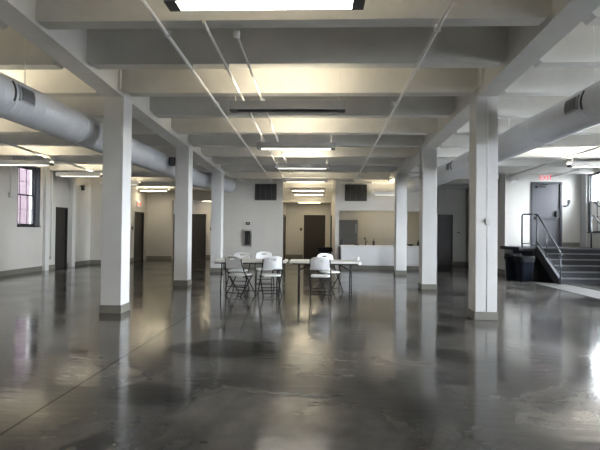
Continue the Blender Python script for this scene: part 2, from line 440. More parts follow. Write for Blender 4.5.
# ------------------------------------------------------------------ windows
def window(i, x, y0, y1, z0, z1, side):
    """double-hung sash in a deep opening, wall on `side` (-1 left, +1 right)"""
    w = struct_empty('window_%d' % i, (x, (y0+y1)/2, z0))
    hw = (y1-y0)/2; h = z1-z0
    d0, d1 = (side*.14, side*.26) if side < 0 else (side*.01, side*.09)
    e0 = side*(.16 if side < 0 else .02)
    xs = sorted((d0, d1))
    bm = B(); t = .06 if side < 0 else .04
    add_box(bm, xs[0], xs[1], -hw, -hw+t, 0, h); add_box(bm, xs[0], xs[1], hw-t, hw, 0, h)
    add_box(bm, xs[0], xs[1], -hw, hw, h-t, h); add_box(bm, xs[0], xs[1], -hw, hw, 0, t)
    obj('window_frame', bm, M['sash'], w)
    # dark lining of the opening
    bm = B(); xi = sorted((0.0, d0))
    add_box(bm, xi[0]-.0, xi[1], -hw, -hw+.02, 0, h); add_box(bm, xi[0], xi[1], hw-.02, hw, 0, h)
    add_box(bm, xi[0], xi[1], -hw, hw, h-.02, h); add_box(bm, min(xi[0], -side*.04), max(xi[1], -side*.04), -hw, hw, 0, .03)
    obj('window_lining', bm, M['sash'], w)
    mid = h*.52
    for nm, za, zc, dx in (('lower_sash', t, mid+.02, e0), ('upper_sash', mid-.02, h-t, e0+side*.036)):
        bm = B(); s = .045 if side < 0 else .035; xa, xb2 = sorted((dx, dx+side*.035))
        ya, yb = -hw+t, hw-t
        add_box(bm, xa, xb2, ya, ya+s, za, zc); add_box(bm, xa, xb2, yb-s, yb, za, zc)
        add_box(bm, xa, xb2, ya, yb, za, za+s); add_box(bm, xa, xb2, ya, yb, zc-s, zc)
        for f in (1/3, 2/3):
            yy = ya+(yb-ya)*f; add_box(bm, xa+.008, xb2-.008, yy-.007, yy+.007, za, zc)
        zz = (za+zc)/2; add_box(bm, xa+.008, xb2-.008, ya, yb, zz-.007, zz+.007)
        so = obj(nm, bm, M['sash'], w)
        bm = B(); xc = (xa+xb2)/2
        vs = [bm.verts.new(p) for p in ((xc, ya, za), (xc, yb, za), (xc, yb, zc), (xc, ya, zc))]; bm.faces.new(vs)
        obj('pane', bm, M['glass'], so)
    return w
def turned(w, x, y, z, rz):
    w.location = (x, y, z); w.rotation_euler = (0, 0, rz); return w
n = 20
for a, b, c, d in FILL_WIN: n += 1; turned(window(n, 0, -(b-a)/2, (b-a)/2, c, d, -1), (a+b)/2, -7.0, c, R(90))
n = 0
for a, b in LWIN: n += 1; window(n, XL, a, b, WZ0, WZ1, -1)
for i, (a, b) in enumerate(RWIN): n += 1; window(n, XR, a, b, WZ0 if i == 0 else .55, 3.36, 1)

# ------------------------------------------------------------------ doors (local x = along the wall, -y = towards the room)
def door(i, loc, rz, w, h, leaf='door', frame='door_frame', leaves=1, panic=False, closer=False):
    d = struct_empty('door_%d' % i, loc, rz)
    bm = B(); t = .06
    add_box(bm, -w/2, -w/2+t, -.03, .12, 0, h); add_box(bm, w/2-t, w/2, -.03, .12, 0, h); add_box(bm, -w/2+t, w/2-t, -.03, .12, h-t, h)
    obj('door_frame', bm, M[frame], d)
    lw = (w-2*t)/leaves
    for k in range(leaves):
        x0 = -w/2+t+k*lw
        lf = obj('door_leaf', box(x0-.004, x0+lw+.004 if leaves == 1 else x0+lw-.002, .03, .075, 0, h-t+.004, bevel=.002), M[leaf], d)
        hx = x0+lw-.09 if (leaves == 1 or k == 0) else x0+.09
        if panic:
            bm = B(); add_box(bm, x0+.06, x0+lw-.05, -.045, -.015, .93, .99, bevel=.006)
            add_box(bm, x0+.06, x0+.12, -.02, .03, .92, 1.0); add_box(bm, x0+lw-.13, x0+lw-.05, -.02, .03, .92, 1.0)
            obj('panic_bar', bm, M['exit_frame'], lf)
            obj('door_latch', box(x0+lw-.15, x0+lw-.05, -.05, .03, .99, 1.19, bevel=.01), M['black'], lf)
        else:
            bm = B(); add_box(bm, hx-.025, hx+.025, .022, .03, .95, 1.12)
            add_tube(bm, [(hx, .03, 1.04), (hx, -.03, 1.04), (hx-.11, -.03, 1.04)], .01, 8)
            obj('door_handle', bm, M['fixture_dark'], lf)
        if closer:
            bm = B(); add_box(bm, x0+.12, x0+.42, -.03, .03, h-t-.13, h-t-.06, bevel=.006)
            add_tube(bm, [(x0+.2, -.02, h-t-.06), (x0+.5, -.10, h-t-.03), (x0+.3, .0, h-t+.0)], .01, 6)
            obj('door_closer', bm, M['black'], lf)
    # blank space behind the door is closed
    return d
door(1, (XL, 16.03, 0), R(90), .72, 2.13)
door(2, (-8.05, 20.41, 0), R(90), 1.02, 2.16)
door(3, (-6.45, 22.8, 0), 0, 1.66, 2.17, leaves=2)
door(4, (-1.75, 22.92, 0), R(90), 1.35, 2.17)
door(5, (.58, 23.05, 0), R(-90), 1.30, 2.17)
door(6, (-.265, 24.2, 0), 0, 1.11, 2.22)
door(7, (5.38, 20.2, 0), 0, .64, 2.15)
door(8, (7.63, 16.0, .96), 0, 1.02, 2.17, leaf='exit_door', frame='exit_frame', panic=True, closer=True)

# ------------------------------------------------------------------ ducts
def arc_pts(X, z, y0, ye, xe, yend):
    pts = [(X, y0 + (ye-y0)*i/24, z) for i in range(25)]
    for i in range(1, 9):
        t = i/8; pts.append((X + (xe-X)*(t*t*(3-2*t)), ye + (yend-ye)*t, z))
    return pts
def duct(X, z, r, xe, label, ys, side):
    t = thing('ceiling_duct', label, 'duct', (0, 0, 0), 0, 'spiral ducts along the aisles')
    bm = B(); add_tube(bm, arc_pts(X, z, -6.9, 15.2, xe, 17.36), r, 32)
    obj('duct_tube', bm, M['duct'], t)
    for y in (1.4, 4.45, 7.5, 10.55, 13.6):     # joint collars
        bm = B(); add_tube(bm, [(X, y-.035, z), (X, y-.03, z), (X, y+.03, z), (X, y+.035, z)], [r+.001, r+.008, r+.008, r+.001], 32, caps=False)
        obj('joint_collar', bm, M['duct'], t)
    for y in ys:
        # side register: a curved plate on the inner flank with a dark louvred face
        bm = B(); a0, a1 = R(-16), R(27)
        n = 8; hw = .15
        for j in range(n):
            pass
        def ring(rr, aa, bb, ya, yb):
            g = []
            for j in range(n+1):
                a = aa+(bb-aa)*j/n
                g.append([(X+side*rr*math.cos(a), y2, z+rr*math.sin(a)) for y2 in (ya, yb)])
            return g
        def shell(bm, ra, rb, aa, bb, ya, yb):
            gi = [[bm.verts.new(p) for p in q] for q in ring(ra, aa, bb, ya, yb)]; go = [[bm.verts.new(p) for p in q] for q in ring(rb, aa, bb, ya, yb)]
            for j in range(n):
                bm.faces.new((go[j][0], go[j][1], go[j+1][1], go[j+1][0]))
                bm.faces.new((gi[j][0], gi[j+1][0], gi[j+1][1], gi[j][1]))
                for q in (0, 1): bm.faces.new((gi[j][q], go[j][q], go[j+1][q], gi[j+1][q]))
            for j in (0, n): bm.faces.new((gi[j][0], gi[j][1], go[j][1], go[j][0]))
        shell(bm, r-.005, r+.02, a0, a1, y-hw, y+hw)
        rg = obj('register', bm, M['fixture'], t)
        bm = B(); shell(bm, r-.002, r+.012, a0-R(6), a1+R(6), y-hw-.09, y-hw-.065); obj('register_gasket', bm, M['black'], rg)
        bm = B()
        for q in range(7):
            aa = a0+R(5)+(a1-a0-R(10))*q/7; shell(bm, r+.01, r+.034, aa, aa+R(3.2), y-hw+.025, y+hw-.025)
        obj('register_louvre', bm, M['register'], rg)
    for y in (0.9, 3.6, 6.2, 8.9, 11.4, 14.0):
        bm = B(); add_tube(bm, [(X, y, z+r-.01), (X, y, zs(y)+.02)], .006, 6)
        obj('hanger_rod', bm, M['pipe'], t)
    return t
duct(-4.07, 3.08, .265, -3.42, 'grey spiral duct hung along the left aisle under the ceiling', (5.85, -2.0), 1)
duct(3.55, 3.07, .253, 3.15, 'grey spiral duct hung along the right aisle under the ceiling', (6.25, 12.1), -1)

# ------------------------------------------------------------------ pendant lights
def pendant(X, Y, L, label, group, down='lamp', up=True, zbot=3.07, rods=True, body='fixture', upm='uplamp'):
    t = thing('pendant_light', label, 'light fixture', (X, Y, zbot), 0, group)
    h, d = .125, .20; e = .10
    bm = B()
    # trapezoid housing: side cheeks, open bottom and top
    add_prism(bm, [(-d/2, 0), (-d/2+.012, 0), (-d/2+.012, h), (-d/2, h)], 'x', -L/2, L/2)
    add_prism(bm, [(d/2, 0), (d/2-.012, 0), (d/2-.012, h), (d/2, h)], 'x', -L/2, L/2)
    add_box(bm, -L/2, L/2, -d/2+.012, d/2-.012, h*.45, h*.55)
    obj('housing', bm, M[body], t)
    for s in (-1, 1):
        bm = B(); x0, x1 = sorted((s*(L/2-e), s*L/2))
        add_box(bm, x0, x1, -d/2+.012, d/2-.012, -.004, .042); obj('end_cap', bm, M['louver'], t)
    bm = B(); add_box(bm, -L/2+e, L/2-e, -d/2+.014, d/2-.014, .004 if down != 'louver' else .02, .04)
    obj('diffuser', bm, M[down], t)
    if down == 'louver':
        bm = B()
        for q in range(40):
            x = -L/2+e+(L-2*e)*(q+.5)/40; add_box(bm, x-.002, x+.002, -d/2+.014, d/2-.014, .0, .03)
        obj('louvre', bm, M['louver'], t)
    if up:
        obj('upper_lamp', box(-L/2+e, L/2-e, -d/2+.03, d/2-.03, h*.55, h*.55+.02), M[upm], t)
    if rods:
        for s in (-1, 1):
            bm = B(); top = zs(Y)-zbot+.02
            add_tube(bm, [(s*(L/2-.08), 0, h*.5), (s*(L/2-.08), 0, top)], .003, 6); obj('suspension_rod', bm, M['box_grey'], t)
    return t
G1 = 'pendant lights over the middle aisle'
pendant(-.49, 3.95, 1.70, 'nearest pendant light at the top edge, glowing white strip between dark ends', G1, zbot=3.33)
pendant(-.50, 6.92, 1.72, 'grey pendant light with dark unlit underside, second from the nearest', G1, down='louver', zbot=3.19)
pendant(-.50, 9.50, 1.60, 'lit pendant light hung just behind the grey one with dark underside', G1)
pendant(-.49, 12.5, 1.50, 'dim pendant light, second one behind the fixture with the dark underside', G1, down='lamp_soft')
pendant(-.50, 15.9, 1.50, 'last pendant light in front of the corridor opening, between the two wall vents', G1, down='lamp_soft')
pendant(-.50, 19.4, 1.50, 'first pendant light inside the corridor, behind the line of the wall vents', G1, down='hall_lamp', rods=True)
pendant(-.52, 21.6, 1.50, 'pendant light inside the corridor just before the corridor header', G1, down='hall_lamp')
t = pendant(-.53, 23.3, 1.30, 'short light under the low corridor ceiling above the far brown door', G1, down='hall_lamp', up=False, zbot=2.80, rods=False)
G2 = 'pendant lights over the left aisle'
pendant(-6.6, 4.1, 1.55, 'left aisle pendant light farthest toward the viewer', G2, body='fixture_white', upm='uplamp_strong')
pendant(-6.2, 6.85, 1.55, 'left aisle pendant light beside the near end of the left duct', G2, body='fixture_white', upm='uplamp_strong')
pendant(-7.72, 9.2, 1.55, 'white pendant light hung one bay before the left window light', G2, body='fixture_white', upm='uplamp')
pendant(-7.93, 12.1, 1.55, 'white pendant light in front of the left brick-view window', G2, down='lamp_soft', body='fixture_white')
pendant(-7.74, 14.65, 1.48, 'white pendant light over the brown door in the left wall', G2, down='lamp_soft', body='fixture_white')
pendant(-7.58, 17.35, 1.50, 'white pendant light beyond the nearest left column, partly hidden by it', G2, down='lamp_soft', body='fixture_white')
pendant(-7.32, 20.2, 1.36, 'white pendant light by the pale wall near the far left exit sign', G2, body='fixture_white', down='hall_lamp')
pendant(-5.0, 22.15, 1.5, 'light under the header in front of the brown double door', G2, body='fixture_white', down='hall_lamp', up=False, zbot=2.76, rods=False)
G3 = 'pendant lights over the right aisle'
pendant(7.0, 11.9, 1.55, 'white pendant light over the dark stairs, at the right edge', G3, body='fixture_white', upm='daylight_fill')
pendant(7.12, 5.6, 1.55, 'right aisle pendant light closest to the viewer', G3, body='fixture_white', upm='daylight_fill')
pendant(7.12, 8.6, 1.55, 'white right aisle pendant light hung one bay before the stairs light', G3, body='fixture_white', upm='daylight_fill')
t = pendant(2.36, 16.9, .95, 'short white light strip beside the right wall vent above the counter', G3, body='fixture_white', down='lamp_soft', zbot=2.72, rods=True)
struct('ceiling_recess', box(-6.76, -3.75, 21.5, 22.8, 2.86, 2.95), M['wall'])
pendant(2.4, 18.9, 1.5, 'strip light on the kitchen ceiling behind the soffit', 'kitchen lights', body='fixture_white', down='hall_lamp', up=False, zbot=2.655, rods=False)

# ------------------------------------------------------------------ conduits under the beams
def conduit(pts, r, label, boxes=(), straps=(), group='painted conduits under the beams'):
    t = thing('ceiling_conduit', label, 'conduit', (0, 0, 0), 0, group)
    obj('pipe', tube(pts, r, 10), M['pipe'], t)
    for p in boxes:
        bm = B(); add_lathe(bm, [(.02, .04), (.038, .035), (.042, .0), (.038, -.03), (.015, -.035)], p, 14); obj('junction_box', bm, M['pipe'], t)
    for p in straps:
        bm = B(); add_box(bm, p[0]-.035, p[0]+.035, p[1]-.012, p[1]+.012, p[2]-r-.006, p[2]+.05); obj('strap', bm, M['pipe'], t)
    return t
def under(X, y0, y1, dz=.055):
    return [(X, y0, zb(y0)-dz), (X, y1, zb(y1)-dz)]
def P3(X, y, dz=.055): return (X, y, zb(y)-dz)
conduit(under(-1.79, 1.0, 17.35), .022, 'thick pale conduit running down the middle ceiling, leftmost of the three', [P3(-1.79, 7.9), P3(-1.79, 15.0)], [P3(-1.79, y) for y in (5.3, 6.3, 10.2, 12.7)])
conduit(under(-1.29, 5.0, 16.6), .019, 'thin pale conduit left of the pendant lights, middle of the three on the left', [], [P3(-1.29, y) for y in (6.3, 8.9, 11.45)])
conduit(under(-.98, 5.25, 15.2), .015, 'thin pale conduit with round boxes crossing above the pendant lights', [P3(-.98, 5.3), P3(-.98, 7.75), P3(-.98, 10.3), P3(-.98, 12.9)])
conduit(under(1.285, 1.0, 17.0), .022, 'thick pale conduit running down the ceiling right of the pendant lights', [P3(1.22, 7.9), P3(1.25, 16.7)], [P3(1.285, y) for y in (5.2, 6.3, 8.9, 10.2, 11.5, 12.8, 14.1)])
conduit([(-7.4, 8.0, 3.47), (-7.4, 15.6, 3.24)], .028, 'pale conduit slanting above the left aisle lights', [(-7.4, 12.2, 3.33)])
conduit([(6.3, 8.5, 3.40), (6.3, 15.9, 3.30)], .028, 'pale conduit running above the right aisle toward the exit door', [(6.3, 12.0, 3.35)])
conduit([(7.9, 8.5, 3.43), (7.7, 15.9, 3.3)], .022, 'thin pale conduit over the stairs beside the exit sign')
conduit([(-3.2, 16.1, 3.22), (2.45, 16.1, 3.22)], .03, 'pale sprinkler pipe crossing the room just before the back wall', [(1.2, 16.1, 3.20), (2.1, 16.1, 3.2)], group='pipes by the back wall')
conduit([(.75, 17.2, 3.19), (2.9, 17.2, 3.19), (2.9, 17.2, 2.95)], .022, 'pale conduit along the wall top above the right vent', [(1.9, 17.2, 3.19)], group='pipes by the back wall')
conduit([(-3.35, 15.9, 3.36), (-2.6, 16.9, 3.12)], .02, 'short pale pipe slanting from the rear left column toward the left vent', group='pipes by the back wall')
conduit([(CL+.15, 7.53, 2.2), (CL+.15, 7.53, 3.61)][:0] or [(CR-CW/2-.03, 11.62, 2.7), (CR-CW/2-.03, 11.62, zb(11.6)+.2)], .025, 'pale vertical conduit on the inner face of the middle right column top', group='pipes on columns')
conduit([(CL+.20, 7.36, zb(7.4)-.25+.25), (CL+.20, 7.36, zs(7.36))], .02, 'pale vertical conduit rising beside the nearest left column head', group='pipes on columns')
conduit([(CR-.21, 7.30, zb(7.4)), (CR-.21, 7.30, zs(7.30))], .02, 'pale vertical conduit rising beside the nearest right column head', group='pipes on columns')
t = conduit([(CR+.01, 7.569, .14), (CR+.01, 7.569, 3.55)], .006, 'thin conduit with a small box down the front of the nearest right column', group='pipes on columns')
obj('outlet_box', box(CR-.02, CR+.04, 7.535, 7.57, 1.53, 1.63, bevel=.004), M['box_grey'], t)
t = conduit([(XL+.03, 13.28, 2.40), (XL+.03, 13.28, zs(13.28))], .02, 'pale conduit dropping to a box left of the left window', group='pipes on the left wall')
obj('outlet_box', box(XL, XL+.07, 13.19, 13.37, 2.28, 2.42, bevel=.006), M['box_grey'], t)
t = conduit([(XL+.03, 15.38, .4), (XL+.03, 15.38, zs(15.38))], .02, 'pale conduit running down the left wall beside the brown door', group='pipes on the left wall')
obj('outlet_box', box(XL, XL+.06, 15.32, 15.44, .34, .46, bevel=.006), M['box_grey'], t)

# ------------------------------------------------------------------ folding tables and chairs
def table(label, X, Y, L, D=.75, H=.74):
    t = thing('folding_table', label, 'table', (X, Y, 0), 0, 'folding tables')
    bm = B(); add_prism(bm, rounded(L, D, .05), 'z', H-.045, H)
    es = [e for e in bm.edges if abs(e.verts[0].co.z-e.verts[1].co.z) < 1e-6 and e.verts[0].co.z > H-.01]
    bmesh.ops.bevel(bm, geom=es, offset=.008, segments=2, affect='EDGES')
    obj('tabletop', bm, M['table_top'], t)
    bm = B()
    add_box(bm, -L/2+.06, L/2-.06, -D/2+.05, -D/2+.07, H-.075, H-.045); add_box(bm, -L/2+.06, L/2-.06, D/2-.07, D/2-.05, H-.075, H-.045)
    obj('apron_rail', bm, M['frame_grey'], t)
    for s in (-1, 1):
        x = s*(L/2-.2)
        for q in (-1, 1):
            bm = B(); add_tube(bm, [(x, q*.20, H-.05), (x, q*.22, .46), (x, q*.28, .30), (x, q*.29, .012)], .0145, 10)
            lg = obj('leg', bm, M['frame_grey'], t)
            obj('foot_cap', tube([(x, q*.29, 0), (x, q*.29, .04)], .018, 10), M['black'], lg)
        bm = B(); add_tube(bm, [(x, -.22, .40), (x, .22, .40)], .011, 8); add_tube(bm, [(x, -.285, .2), (x, .285, .2)][:0] or [(x, -.2, .66), (x, .2, .66)], .011, 8)
        obj('leg_crossbar', bm, M['frame_grey'], t)
        bm = B(); add_tube(bm, [(x, -.02, .52), (x-s*.16, -.02, .60), (x-s*.36, -.02, H-.05)], .015, 8); add_tube(bm, [(x, -.21, .52), (x, .21, .52)], .012, 8)
        obj('folding_brace', bm, M['frame_grey'], t)
    return t
table('white folding table on the left, with four white chairs round it', -1.53, 10.38, 1.63)
table('white folding table on the right, with chairs at its middle', .125, 10.42, 1.55)

def make_chair(label):
    """faces +y; origin on the floor below the seat centre"""
    t = thing('folding_chair', label, 'chair', group='white folding chairs round the tables')
    # seat: slightly dished slab
    bm = B(); n = 6
    add_prism(bm, rounded(.40, .39, .06), 'z', .425, .455)
    bmesh.ops.bevel(bm, geom=[e for e in bm.edges if abs(e.verts[0].co.z-e.verts[1].co.z) < 1e-6], offset=.010, segments=2, affect='EDGES')
    obj('seat', bm, M['white_plastic'], t)
    # backrest: curved panel, rounded top, with a hand slot
    W, Z0, Z1 = .43, .58, .86
    bm = B(); nx, nz = 14, 10
    def hw(v): return W/2*(1 - .10*max(0, (v-.6)/.4)**2.2)
    def pt(u, v, off):
        x = (u*2-1)*hw(v); y = -.205 - .055*v - .045*(1-(u*2-1)**2) + off
        crown = -.045*abs(u*2-1)**3.5*(v > .0)*v
        return (x, y, Z0 + (Z1-Z0)*v + crown)
    F = [[bm.verts.new(pt(i/nx, j/nz, .012)) for j in range(nz+1)] for i in range(nx+1)]
    K = [[bm.verts.new(pt(i/nx, j/nz, -.012)) for j in range(nz+1)] for i in range(nx+1)]
    def slot(i, j): return 5 <= i <= 8 and j == 7
    for i in range(nx):
        for j in range(nz):
            if slot(i, j): continue
            f = bm.faces.new((F[i][j], F[i+1][j], F[i+1][j+1], F[i][j+1])); f.smooth = True
            f = bm.faces.new((K[i][j], K[i][j+1], K[i+1][j+1], K[i+1][j])); f.smooth = True
    for i in range(nx):
        bm.faces.new((F[i][0], K[i][0], K[i+1][0], F[i+1][0])); bm.faces.new((F[i][nz], F[i+1][nz], K[i+1][nz], K[i][nz]))
    for j in range(nz):
        bm.faces.new((F[0][j], F[0][j+1], K[0][j+1], K[0][j])); bm.faces.new((F[nx][j], K[nx][j], K[nx][j+1], F[nx][j+1]))
    for i in range(5, 9):
        bm.faces.new((F[i][7], F[i+1][7], K[i+1][7], K[i][7])); bm.faces.new((F[i][8], K[i][8], K[i+1][8], F[i+1][8]))
    bm.faces.new((F[5][7], K[5][7], K[5][8], F[5][8])); bm.faces.new((F[9][7], F[9][8], K[9][8], K[9][7]))
    obj('backrest', bm, M['chair_grey'], t)
    r = .0125
    for s in (-1, 1):
        x = s*.225
        lg = obj('leg', tube([(s*.205, -.262, .80), (s*.213, -.235, .66), (x, -.16, .50), (x, .10, .20), (x, .255, .012)], r, 10), M['frame_grey'], t)
        obj('foot_cap', tube([(x, .25, 0), (x, .245, .03)], .016, 8), M['black'], lg)
        x2 = s*.195
        lg = obj('leg', tube([(x2, .15, .42), (x2, .02, .27), (x2, -.255, .012)], r, 10), M['frame_grey'], t)
        obj('foot_cap', tube([(x2, -.255, 0), (x2, -.245, .03)], .016, 8), M['black'], lg)
        obj('seat_rail', box(s*.20-.01 if s > 0 else -.21, s*.20+.01 if s > 0 else -.19, -.17, .17, .405, .428), M['frame_grey'], t)
    obj('stretcher', tube([(-.225, .205, .08), (.225, .205, .08)], .009, 8), M['frame_grey'], t)
    obj('stretcher', tube([(-.195, -.20, .065), (.195, -.20, .065)], .009, 8), M['frame_grey'], t)
    obj('stretcher', tube([(-.205, -.245, .735), (.205, -.245, .735)][:0] or [(-.195, -.08, .178), (.195, -.08, .178)], .009, 8), M['frame_grey'], t)
    return t
chair0 = make_chair('')
spots = [
    (-1.70, 9.98, -26, 'white folding chair turned slightly right, left one of two before the left table'),
    (-1.05, 9.99, 17, 'white folding chair seen from behind, right one of two before the left table'),
    (.03, 9.98, -3, 'white folding chair with back to us at the near side of the right table'),
    (-1.92, 10.98, 172, 'white folding chair behind the left table, leftmost backrest showing over the tabletop'),
    (-1.36, 11.50, 190, 'white folding chair behind the left table, taller backrest showing right of the other'),
    (.24, 10.95, 205, 'white folding chair behind the right table, mostly hidden by the near chair'),
]
for i, (x, y, a, lab) in enumerate(spots):
    c = chair0 if i == 0 else copy_tree(chair0)
    c.location = (x, y, 0); c.rotation_euler = (0, 0, R(a)); c['label'] = lab

# small things on the tables
bm = B(); add_lathe(bm, [(.026, 0), (.036, .085), (.038, .088), (.034, .086), (.025, .006)], (0, 0, 0), 18)
o = obj('paper_cup', bm, M['white_plastic']); o.location = (.86, 10.45, .741); tag(o, 'small white cup at the right end of the right folding table', 'cup')
bm = B(); add_box(bm, -.03, .03, -.02, .02, 0, .035, bevel=.005); add_box(bm, -.033, .033, -.023, .023, .035, .042, bevel=.002)
o = obj('small_box', bm, M['red']); o.location = (-.80, 10.3, .741); tag(o, 'small red-brown box on the left table near the gap between tables', 'box')

# ------------------------------------------------------------------ bins
def bin_(name, label, X, Y, w, d, h, rz=0, bag=True, m='bin'):
    t = thing(name, label, 'trash can', (X, Y, 0), rz, 'trash cans')
    bm = B(); rings = []
    prof = [(.78, 0), (.80, .02), (.97, h-.06), (1.02, h-.055), (1.02, h), (.95, h), (.93, h-.03), (.76, .03)]
    for s, z in prof:
        rings.append([bm.verts.new((x*s, y*s, z)) for x, y in rounded(w, d, .10, 5)])
    n = len(rings[0])
    for a, b in zip(rings, rings[1:]):
        for k in range(n):
            f = bm.faces.new((a[k], a[(k+1) % n], b[(k+1) % n], b[k])); f.smooth = True
    bm.faces.new(list(reversed(rings[0]))); bm.faces.new(rings[-1])
    obj('can_body', bm, M[m], t)
    for s in (-1, 1):
        bm = B(); add_tube(bm, [(s*w*.50, -.07, h-.10), (s*(w*.50+.035), -.06, h-.12), (s*(w*.50+.035), .06, h-.12), (s*w*.50, .07, h-.10)], .012, 8)
        obj('can_handle', bm, M[m], t)
    if bag:
        bm = B(); rg = []
        base = rounded(w, d, .11, 8)
        for j, (s, z) in enumerate([(.93, h-.03), (.97, h+.012), (1.06, h+.008), (1.075, h-.05), (1.06, h-.12), (1.05, h-.155)]):
            ring = []
            for k, (x, y) in enumerate(base):
                wob = 1 + (.018*math.sin(k*1.9+j) if j > 2 else 0); dz = (.03*math.sin(k*.83) + .02*math.sin(k*2.1)) if j >= 4 else 0
                ring.append(bm.verts.new((x*s*wob, y*s*wob, z+dz)))
            rg.append(ring)
        n = len(base)
        for a, b in zip(rg, rg[1:]):
            for k in range(n):
                f = bm.faces.new((a[k], a[(k+1) % n], b[(k+1) % n], b[k])); f.smooth = True
        obj('liner_bag', bm, M['bag'], t)
    return t
bin_('trash_can', 'black lined trash can by the stair landing, right one standing in front', 5.98, 13.86, .46, .40, .72, .1)
bin_('trash_can', 'dark trash can behind another, left one beside the stair landing wall', 5.86, 14.36, .42, .34, .77, -.05)
bin_('trash_can', 'black trash can at the corridor entrance behind the right folding table', .22, 17.9, .52, .44, .76, 0, True, 'black')

# ------------------------------------------------------------------ stairs
t = thing('staircase', 'dark steel stairs with pale step edges leading up to the exit door', 'stairs', (0, 0, 0))
LZ = .96; nst = 6; rise = LZ/nst; SY0, SY1 = 13.2, 14.5; run = (SY1-SY0)/(nst-1); SX0, SX1 = 6.66, 8.30
obj('landing', box(6.52, XR-.005, SY1, 15.995, 0, LZ), M['stair'], t)
pl = obj('landing_edge', box(6.10, XR-.005, SY1-.02, SY1+.03, LZ-.035, LZ+.004), M['nosing'], t)
obj('landing_deck', box(6.10, 6.52, SY1, 15.99, LZ-.10, LZ), M['stair'], t)
for k in range(nst-1):
    y0 = SY0+run*k; z1 = rise*(k+1)
    bm = B(); add_box(bm, SX0, XR-.01, y0, y0+.02, z1-rise, z1-.03); add_box(bm, SX0, XR-.01, y0, y0+run+.02, z1-.03, z1)
    st = obj('step', bm, M['stair'], t)
    obj('step_nosing', box(SX0+.01, XR-.01, y0-.018, y0+.03, z1-.026, z1+.004), M['nosing'], st)
for X in (SX0-.03,):
    bm = B(); add_prism(bm, [(SY0-.10, 0), (SY0+.15, 0), (SY1+.02, LZ-.22), (SY1+.02, LZ+.06), (SY1-.1, LZ+.05), (SY0-.10, .16)], 'x', X-.03, X+.03)
    sg = obj('stringer', bm, M['stair'], t)
    bm = B(); add_prism(bm, [(SY0-.10, .16), (SY1-.1, LZ+.05), (SY1-.1, LZ+.075), (SY0-.10, .185)], 'x', X-.05, X+.05)
    obj('stringer_flange', bm, M['nosing'], sg)

def rail_tube(parent, name, pts, r=.022): return obj(name, tube(pts, r, 12), M['rail'], parent)
t = thing('stair_railing', 'dark pipe handrail on the left of the stairs and landing edge', 'railing', (0, 0, 0))
RX = SX0-.03; ry = SY1+.05
rail_tube(t, 'handrail', [(6.21, ry, LZ), (6.21, ry, LZ+.95), (6.22, ry, LZ+1.0), (6.25, ry, LZ+1.02), (RX-.05, ry, LZ+1.02), (RX, ry-.02, LZ+1.02),
    (RX, SY1-.06, LZ+1.0), (RX, SY0-.08, .88), (RX, SY0-.16, .80), (RX, SY0-.16, .77), (RX, SY0-.10, .76)])
rail_tube(t, 'post', [(RX, ry-.05, 0.0), (RX, ry-.05, LZ+1.0)], .02)
rail_tube(t, 'post', [(RX, SY0-.10, 0), (RX, SY0-.10, .86)], .02)
rail_tube(t, 'post', [(RX, 13.9, .60), (RX, 13.9, 1.44)], .018)
rail_tube(t, 'lower_rail', [(RX, SY1-.05, LZ+.15), (RX, SY0-.10, .26)], .018)
rail_tube(t, 'lower_rail', [(6.21, ry, LZ+.12), (RX, ry-.03, LZ+.12)], .014)
t = thing('stair_railing', 'dark pipe handrail on the right of the stairs below the right window', 'railing', (0, 0, 0))
RX2 = 8.27
rail_tube(t, 'handrail', [(RX2, SY1+.05, LZ+1.0), (RX2, SY1-.1, LZ+1.0), (RX2, SY0-.08, .88), (RX2, SY0-.14, .80)])
rail_tube(t, 'post', [(RX2, SY1+.03, LZ), (RX2, SY1+.03, LZ+1.0)], .02)
rail_tube(t, 'post', [(RX2, SY0-.08, 0), (RX2, SY0-.08, .87)], .02)

# ------------------------------------------------------------------ wall fixtures
def vent(X, label):
    t = thing('wall_vent', label, 'vent', (X, YB, 2.835), 0, 'louvred vents high on the back wall')
    w, h = .82, .62
    bm = B(); f = .035
    for a in ((-w/2, w/2, h/2-f, h/2), (-w/2, w/2, -h/2, -h/2+f), (-w/2, -w/2+f, -h/2+f, h/2-f), (w/2-f, w/2, -h/2+f, h/2-f)):
        add_box(bm, a[0], a[1], -.035, -.001, a[2], a[3])
    obj('vent_frame', bm, M['vent'], t)
    obj('vent_back', box(-w/2+f, w/2-f, -.010, -.002, -h/2+f, h/2-f), M['black'], t)
    bm = B()
    for k in range(14):
        z = -h/2+f+(h-2*f)*(k+.5)/14
        add_prism(bm, [(-.032, z-.016), (-.029, z-.016), (-.010, z+.016), (-.013, z+.016)], 'x', -w/2+f, w/2-f)
    obj('louvre_blades', bm, M['vent'], t)
    bm = B()
    for k in (1, 2, 3): add_box(bm, -w/2+w*k/4-.008, -w/2+w*k/4+.008, -.036, -.028, -h/2+f, h/2-f)
    obj('vent_mullion', bm, M['register'], t)
vent(-2.035, 'square dark louvred vent on the wall left of the corridor opening')
vent(1.335, 'square dark louvred vent on the wall right of the corridor, above the counter')

